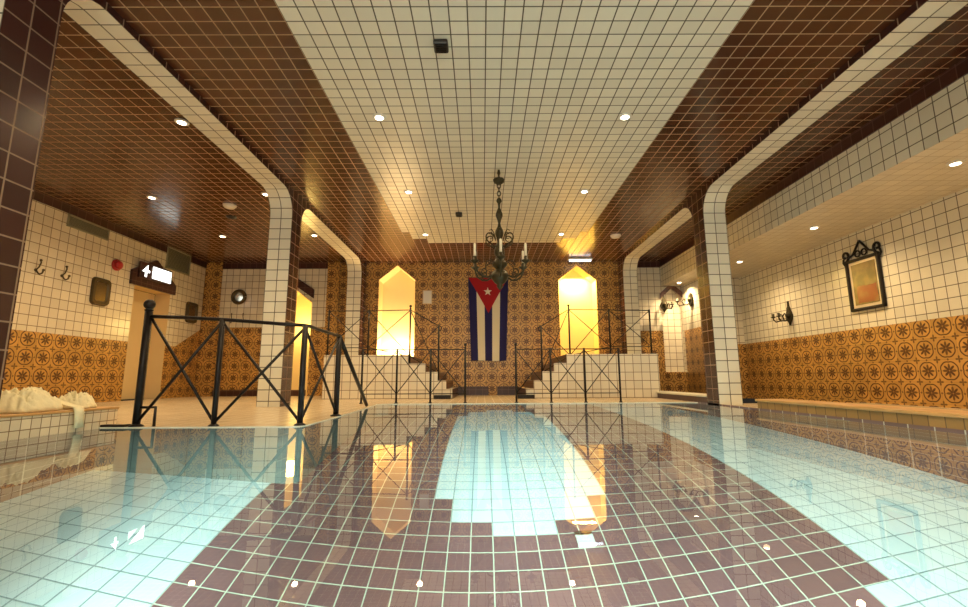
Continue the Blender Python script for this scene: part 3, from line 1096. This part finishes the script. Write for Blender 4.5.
def wall_mirror(y0, y1, z0, z1, label):
    t = thing('wall_mirror', label, 'mirror', (lx, (y0 + y1) / 2, z0), 'framed mirrors on the left wall')

    def ol(i, d):
        c = .55 - i * .4
        o = []
        for qy, qz, a0 in ((y1 - i, z1 - i, 0), (y0 + i, z1 - i, 1), (y0 + i, z0 + i, 2), (y1 - i, z0 + i, 3)):
            sy_, sz_ = (-1 if qy > (y0 + y1) / 2 else 1), (-1 if qz > (z0 + z1) / 2 else 1)
            for j in range(5):
                a = a0 * PI / 2 + PI / 2 * j / 4
                o.append((lx + d, qy + sy_ * c + c * math.cos(a), qz + sz_ * c + c * math.sin(a)))
        return o
    mb = MB()
    o1, o2, i1, i2 = ol(0, .01), ol(.1, .3), ol(.55, .14), ol(.42, .3)
    for A, B in ((o1, o2), (o2, i2), (i2, i1)):
        a, b = mb.add(A), mb.add(B)
        for k in range(len(a)):
            j = (k + 1) % len(a)
            mb.face((a[k], a[j], b[j], b[k]))
    mb.build('frame', M['dark_frame'], t)
    mb = MB()
    mb.poly(ol(.5, .15))
    mb.poly(ol(.5, .02))
    mb.build('glass', plain('dim_mirror_glass', (0.30, 0.24, 0.14), 0.18, 0.9, 0.2, 3), t, fix=False)


wall_mirror(53.5, 56.2, 8.9, 12.25, 'dark framed mirror with rounded corners on the left wall below the red alarm')
wall_mirror(71.1, 73.9, 8.9, 12.2, 'dark framed mirror with rounded corners on the left wall past the doorway')


def vent(y0, y1, z0, z1, label, slats):
    t = thing('wall_vent', label, 'vent', (lx, (y0 + y1) / 2, z0), 'ventilation grilles')
    mb = MB()
    w = .14
    for a, b, c, d in ((y0, y1, z0, z0 + w), (y0, y1, z1 - w, z1), (y0, y0 + w, z0, z1), (y1 - w, y1, z0, z1)):
        mb.box(lx, lx + .16, a, b, c, d)
    mb.build('frame', M['grille'], t)
    mb = MB()
    mb.box(lx, lx + .02, y0 + w, y1 - w, z0 + w, z1 - w, 1)
    for k in range(slats):
        z = z0 + w + (z1 - z0 - 2 * w) * (k + .5) / slats
        mb.extrude([(lx + .03, y0 + w, z + .06), (lx + .13, y0 + w, z - .06), (lx + .13, y0 + w, z - .03), (lx + .03, y0 + w, z + .1)], (0, y1 - y0 - 2 * w, 0))
    mb.build('louvres', [M['grille'], M['black']], t)


vent(49.3, 54.9, 16.95, 18.35, 'long flat ventilation grille high on the left wall near the brown pier', 8)
vent(65.6, 71.0, 16.2, 19.4, 'squarish ventilation grille high on the left wall past the gable', 16)
t = thing('alarm_sounder', 'round red alarm sounder on the left white tiled wall', 'alarm', (lx, 56.75, 14.35))
mb = MB()
mb.lathe([(.72, 0), (.72, .2), (.6, .26)], (lx, 56.75, 14.35), 'x', 20)
mb.build('base', M['red'], t)
mb = MB()
mb.lathe([(.55, .24), (.52, .5), (.4, .62), (.15, .66)], (lx, 56.75, 14.35), 'x', 20)
mb.build('dome', M['red'], t)
# exit sign on the gable
gx = lx + .36
t = thing('exit_sign', 'lit exit sign with a white pictogram on the brown gable over the doorway', 'sign', (gx, 63.2, 13.7))
mb = MB()
mb.bbox(gx, gx + .3, 60.0, 66.3, 13.55, 15.75, .06)
mb.build('case', M['trim_brown'], t)
mb = MB()
mb.bbox(gx + .28, gx + .42, 62.3, 66.0, 13.85, 15.5, .05)
mb.build('lit_panel', M['sign_lit'], t)
mb = MB()
px = gx + .31
mb.extrude([(px, 61.35, 15.45), (px, 60.35, 14.45), (px, 60.9, 14.45), (px, 60.9, 13.8), (px, 61.25, 13.8), (px, 61.25, 14.45), (px, 61.75, 14.45), (px, 61.75, 14.75), (px, 61.35, 14.75)], (.04, 0, 0))
mb.build('pictogram', M['sign_lit'], t)
# round mirror in the far left corner
t = thing('round_mirror', 'small round mirror in a dark ring frame on the far left wall', 'mirror', (-40.3, BW, 13.6))
mb = MB()
ring = [(-40.3 + 1.0 * math.cos(a), BW - .16, 13.6 + 1.0 * math.sin(a)) for a in [2 * PI * k / 28 for k in range(29)]]
mb.tube(ring, .30, 8, caps=False)
mb.build('frame', M['dark_frame'], t)
mb = MB()
mb.lathe([(.8, 0), (.8, .08), (.7, .1)], (-40.3, BW - .12, 13.6), 'y', 28)
mb.build('glass', plain('pale_mirror_glass', (0.75, 0.72, 0.62), 0.1, 0.6, 0.05, 3), t)
# pale panel next to the orange niche
t = thing('notice_panel', 'small pale notice panel on the patterned back wall beside the orange niche', 'panel', (-9.05, BW, 12.4))
mb = MB()
mb.bbox(-9.85, -8.3, BW - .14, BW - .01, 12.3, 14.6, .05)
mb.build('frame', M['paper'], t)
mb = MB()
mb.box(-9.7, -8.45, BW - .17, BW - .13, 12.45, 14.45)
mb.build('sheet', M['white_pl'], t)

# ------------------------------------------------------------------ right wall fittings
rx = RW
y0, y1, z0, z1 = 44.3, 48.5, 6.8, 12.3
t = thing('framed_picture', 'black framed picture in red and olive with a scrolled crest on the right wall', 'picture', (rx, 46.4, z0))
mb = MB()
for a, b, c, d in ((y0, y1, z0, z0 + .3), (y0, y1, z1 - .3, z1), (y0, y0 + .3, z0, z1), (y1 - .3, y1, z0, z1)):
    mb.bbox(rx - .32, rx - .02, a, b, c, d, .06)
mb.build('frame', M['iron'], t)
n = NT('faded_picture')
(pu, pv), tc = n.coords('yz')
nz = n.noise(tc, 5, 4)
nz2 = n.noise(tc, 2.2, 3)
cc = n.mix(n.smooth(nz, 0.38, 0.62), (0.20, 0.135, 0.045), (0.075, 0.055, 0.018))
inred = n.m('MULTIPLY', n.m('LESS_THAN', n.m('ADD', pv, n.m('MULTIPLY', nz, .8)), 2.9), n.m('GREATER_THAN', n.m('ADD', pv, n.m('MULTIPLY', nz2, .8)), 1.15))
inred = n.m('MULTIPLY', inred, n.m('LESS_THAN', n.m('ABSOLUTE', n.m('SUBTRACT', n.m('ADD', pu, n.m('MULTIPLY', nz2, .5)), 0.1)), 1.25))
red = n.mix(n.smooth(nz2, 0.45, 0.6), (0.24, 0.12, 0.06), (0.17, 0.018, 0.010))
cc = n.mix(inred, cc, red)
n.bsdf(cc, 0.25)
mb = MB()
mb.box(rx - .14, rx - .03, y0 + .25, y1 - .25, z0 + .25, z1 - .25)
mb.build('mat_board', M['paper'], t)
mb = MB()
mb.box(rx - .17, rx - .13, y0 + .6, y1 - .6, z0 + .6, z1 - .6)
mb.build('picture', n.mat, t)
mb = MB()
yc = (y0 + y1) / 2
for s_ in (-1, 1):
    e = yc + s_ * 2.05
    sp = spiral((0, 0), .62, .14, -PI / 2, PI * 1.6, 14)
    mb.tube([(rx - .18, e - s_ * a * .9, z1 + .55 + b) for a, b in sp], .13, 6)
    mb.tube([(rx - .18, e, z1 - .6), (rx - .18, e + s_ * .35, z1 - .1), (rx - .18, e + s_ * .25, z1 + .3)], .11, 6)
    mb.tube([(rx - .18, e - s_ * .4, z1 + .25), (rx - .18, yc + s_ * 1.0, z1 + .5), (rx - .18, yc + s_ * .45, z1 + 1.2), (rx - .18, yc, z1 + 1.75)], .11, 6)
    mb.tube([(rx - .18, yc + s_ * (.42 + .32 * math.cos(a)), z1 + .45 + .32 * math.sin(a)) for a in [2 * PI * j / 12 for j in range(13)]], .09, 6)
mb.build('crest', M['iron'], t)


def sconce(at, label, axis, sgn=-1, s=1.0, oval=False):
    """wall candle bracket; axis is the wall normal axis, sgn points into the room"""
    t = thing('wall_sconce', label, 'sconce', at, 'candle sconces')
    ax, ay, az = at

    def P(d, w, z):
        d, w, z = d * s, w * s, z * s
        return (ax + sgn * d, ay + w, az + z) if axis == 'x' else (ax + w, ay + sgn * d, az + z)
    mb = MB()
    if oval:
        o = [P(.02, .62 * math.cos(a), 1.0 * math.sin(a)) for a in [2 * PI * k / 20 for k in range(20)]]
    else:
        o = [P(.02, w, z) for w, z in ((0, -1.3), (.25, -.8), (.5, -.55), (.62, -.1), (.45, .3), (.28, .55), (.25, .9), (.1, 1.15), (.05, 1.8),
                                      (-.05, 1.8), (-.1, 1.15), (-.25, .9), (-.28, .55), (-.45, .3), (-.62, -.1), (-.5, -.55), (-.25, -.8))]
    d = Vector(P(.22, 0, 0)) - Vector(P(0, 0, 0))
    mb.extrude(o, d)
    mb.lathe([(.35 * s * math.sin(a), -.35 * s * math.cos(a)) for a in [PI * j / 8 for j in range(9)]], P(.25, 0, -.05), seg=12)
    mb.build('back_plate', M['bronze'], t)
    for sw in ((-1, 1) if not oval else (1,)):
        mb = MB()
        pr = [(.2, 0, -.3), (.6, .15, -.75), (1.05, .3, -.7), (1.25, .4, -.25), (1.0, .4, .15), (.75, .35, .0), (.85, .3, -.2)]
        mb.tube([P(a, b * sw, c) for a, b, c in pr], .085 * s, 7)
        mb.tube([P(1.05, .3 * sw, -.7), P(1.6, .5 * sw, -.85), P(1.85, .55 * sw, -.55), P(1.85, .55 * sw, -.3)], .085 * s, 7)
        arm = mb.build('arm', M['bronze'], t)
        mb = MB()
        mb.lathe([(.08 * s, -.05 * s), (.28 * s, .05 * s), (.32 * s, .12 * s), (.14 * s, .14 * s), (.16 * s, .5 * s), (.1 * s, .52 * s)], P(1.85, .55 * sw, -.3), seg=12)
        c = mb.build('candle_cup', M['bronze'], t)
        c.parent = arm
    return t


sconce((rx, 58.6, 7.9), 'dark two armed candle sconce on the right wall under the soffit lamps', 'x')
sconce((RW2, 72.3, 12.3), 'dark oval backed sconce on the narrow wall just left of the right pier', 'x', s=1.1, oval=True)
sconce((30.2, BW, 12.0), 'dark candle sconce at the top left of the blind niche in the far right bay', 'y', s=1.05)

# ------------------------------------------------------------------ ceiling fittings
def ceil_box(x, y, w, d, label):
    t = thing('ceiling_speaker', label, 'speaker', (x, y, H), 'black ceiling boxes')
    mb = MB()
    mb.bbox(x - w, x + w, y - d, y + d, H - .32, H - .01, .08)
    mb.build('case', M['black'], t)
    mb = MB()
    for k in range(5):
        yy = y - d * .7 + d * 1.4 * k / 4
        mb.box(x - w * .75, x + w * .75, yy - .03, yy + .03, H - .36, H - .31)
    mb.build('grille', M['iron'], t)


ceil_box(-2.35, 24.35, .42, .45, 'black box on the white ceiling nearest the camera')
ceil_box(-2.7, 52.5, .40, .45, 'small black box on the white ceiling left of the chandelier')


def smoke(x, y, label):
    t = thing('smoke_detector', label, 'detector', (x, y, H), 'round smoke detectors')
    mb = MB()
    mb.lathe([(.3, -.42), (.52, -.36), (.58, -.22), (.6, -.2)], (x, y, H), seg=20)
    mb.build('housing', M['white_pl'], t)
    mb = MB()
    mb.lathe([(.68, -.2), (.72, -.02), (.5, 0)], (x, y, H), seg=20)
    mb.build('base', M['white_pl'], t)


smoke(-28.3, 49.6, 'white smoke detector on the brown ceiling of the left bay')
smoke(18.4, 61.2, 'white smoke detector on the brown ceiling right of the chandelier')
t = thing('ceiling_vent', 'small dark round vent on the brown ceiling of the left bay', 'vent', (-30.2, 53.5, H))
mb = MB()
mb.lathe([(.25, -.2), (.5, -.12), (.62, -.02), (.62, 0)], (-30.2, 53.5, H), seg=18)
mb.build('cover', M['black'], t)
t = thing('tube_lamp', 'cool white tube lamp on the ceiling above the yellow niche', 'lamp', (16.05, 73.4, H))
mb = MB()
mb.bbox(14.1, 18.0, 73.0, 73.8, H - .3, H - .01, .05)
mb.build('housing', M['white_pl'], t)
mb = MB()
mb.tube([(14.3, 73.4, H - .42), (17.8, 73.4, H - .42)], .16, 10)
mb.build('tube', M['tube'], t)

# ------------------------------------------------------------------ towels on the left bench
def towel(cx, cy, lx_, ly_, h, seed, label, tail=None):
    """a heap of crumpled cloth: folded heightfield with a closed underside"""
    off = Vector((seed * 7.1, seed * 3.3, seed))
    mb = MB()
    NR, NA = 40, 110
    rings = []
    for k in range(NR + 1):
        rho = k / NR
        ring = []
        for j in range(NA):
            a = 2 * PI * j / NA
            d = Vector((math.cos(a), math.sin(a), 0))
            edge = 1 + .22 * noise.noise(d * 1.6 + off) + .10 * noise.noise(d * 4 + off)
            u, v = rho * edge * d.x, rho * edge * d.y
            q = Vector((u * 1.3 + .5 * v, v * 1.9 - .3 * u, 0)) + off
            w = Vector((noise.noise(q * .9), noise.noise(q * .9 + Vector((5, 2, 1))), 0))
            f1 = 1 - abs(noise.noise(q * 1.7 + w * 1.4)) * 2.2
            f2 = 1 - abs(noise.noise(q * 3.6 + w * 1.2 + off)) * 2.0
            dome = max(0.0, 1 - rho ** 2.4)
            z = h * (dome ** .55) * (.56 + .30 * f1 + .20 * f2 + .25 * noise.noise(q * .8))
            z = max(z, .05 + .05 * (1 - rho))
            if rho == 1:
                z = .012
            ring.append((cx + u * lx_, cy + v * ly_, -1.49 + z))
        rings.append(mb.add(ring))
    for k in range(NR):
        for j in range(NA):
            mb.face((rings[k][j], rings[k][(j + 1) % NA], rings[k + 1][(j + 1) % NA], rings[k + 1][j]), 0, True)
    mb.face(rings[-1][::-1], 0)
    if tail is not None:
        pts = []
        xf = EDGE_L
        prof = [(cx + .2, -1.1), (xf - .35, -1.32), (xf + .06, -1.38), (xf + .17, -1.6), (xf + .16, -2.0), (xf + .15, -2.42)]
        for s_ in (0, .09):
            pts.append([[mb.add([(x + s_, tail + w + .06 * math.sin(k * 1.7), z + s_ * .6 * (k < 3))])[0] for w in (-.26, -.1, .1, .26)] for k, (x, z) in enumerate(prof)])
        for lay in pts:
            for k in range(len(prof) - 1):
                for j in range(3):
                    mb.face((lay[k][j], lay[k][j + 1], lay[k + 1][j + 1], lay[k + 1][j]), 0, True)
        for k in range(len(prof) - 1):
            for j in (0, 3):
                mb.face((pts[0][k][j], pts[0][k + 1][j], pts[1][k + 1][j], pts[1][k][j]), 0, True)
        mb.face([pts[0][-1][j] for j in range(4)] + [pts[1][-1][j] for j in (3, 2, 1, 0)])
    tag(mb.build('towel', M['towel'], at=(cx, cy, -1.5)), label, 'towel', 'towels on the bench')


bx_ = EDGE_L - 1.35
towel(bx_, 23.3, 1.05, 1.75, 1.05, 3, 'larger crumpled cream towel on the left bench, one end hanging down the front', tail=24.9)
towel(bx_, 26.25, .95, 1.1, .85, 9, 'smaller crumpled cream towel at the doorway end of the left bench')

# ------------------------------------------------------------------ pool fittings
t = thing('skimmer_grate', 'grey slatted grate in the right pool wall below the waterline', 'grate', (XR, 32, WAT - 1.6))
mb = MB()
gy0, gy1, gz0, gz1 = 29.5, 34.0, WAT - 1.9, WAT - .7
for a, b, c, d in ((gy0, gy1, gz0, gz0 + .14), (gy0, gy1, gz1 - .14, gz1), (gy0, gy0 + .14, gz0, gz1), (gy1 - .14, gy1, gz0, gz1)):
    mb.box(XR - .14, XR - .01, a, b, c, d)
mb.build('frame', M['grille'], t)
mb = MB()
for k in range(16):
    yy = gy0 + .2 + (gy1 - gy0 - .4) * k / 15
    mb.box(XR - .1, XR - .01, yy - .07, yy + .07, gz0 + .1, gz1 - .1)
mb.build('slats', M['grille'], t)
t = thing('drain_cover', 'small white square drain cover on the brown pool bottom', 'drain', (4.6, 22.2, FLOOR))
mb = MB()
mb.bbox(4.2, 5.0, 21.75, 22.5, FLOOR, FLOOR + .1, .03)
mb.build('frame', M['white_pl'], t)
mb = MB()
mb.box(4.3, 4.9, 21.85, 22.4, FLOOR + .09, FLOOR + .13)
mb.build('cover', M['white_pl'], t)
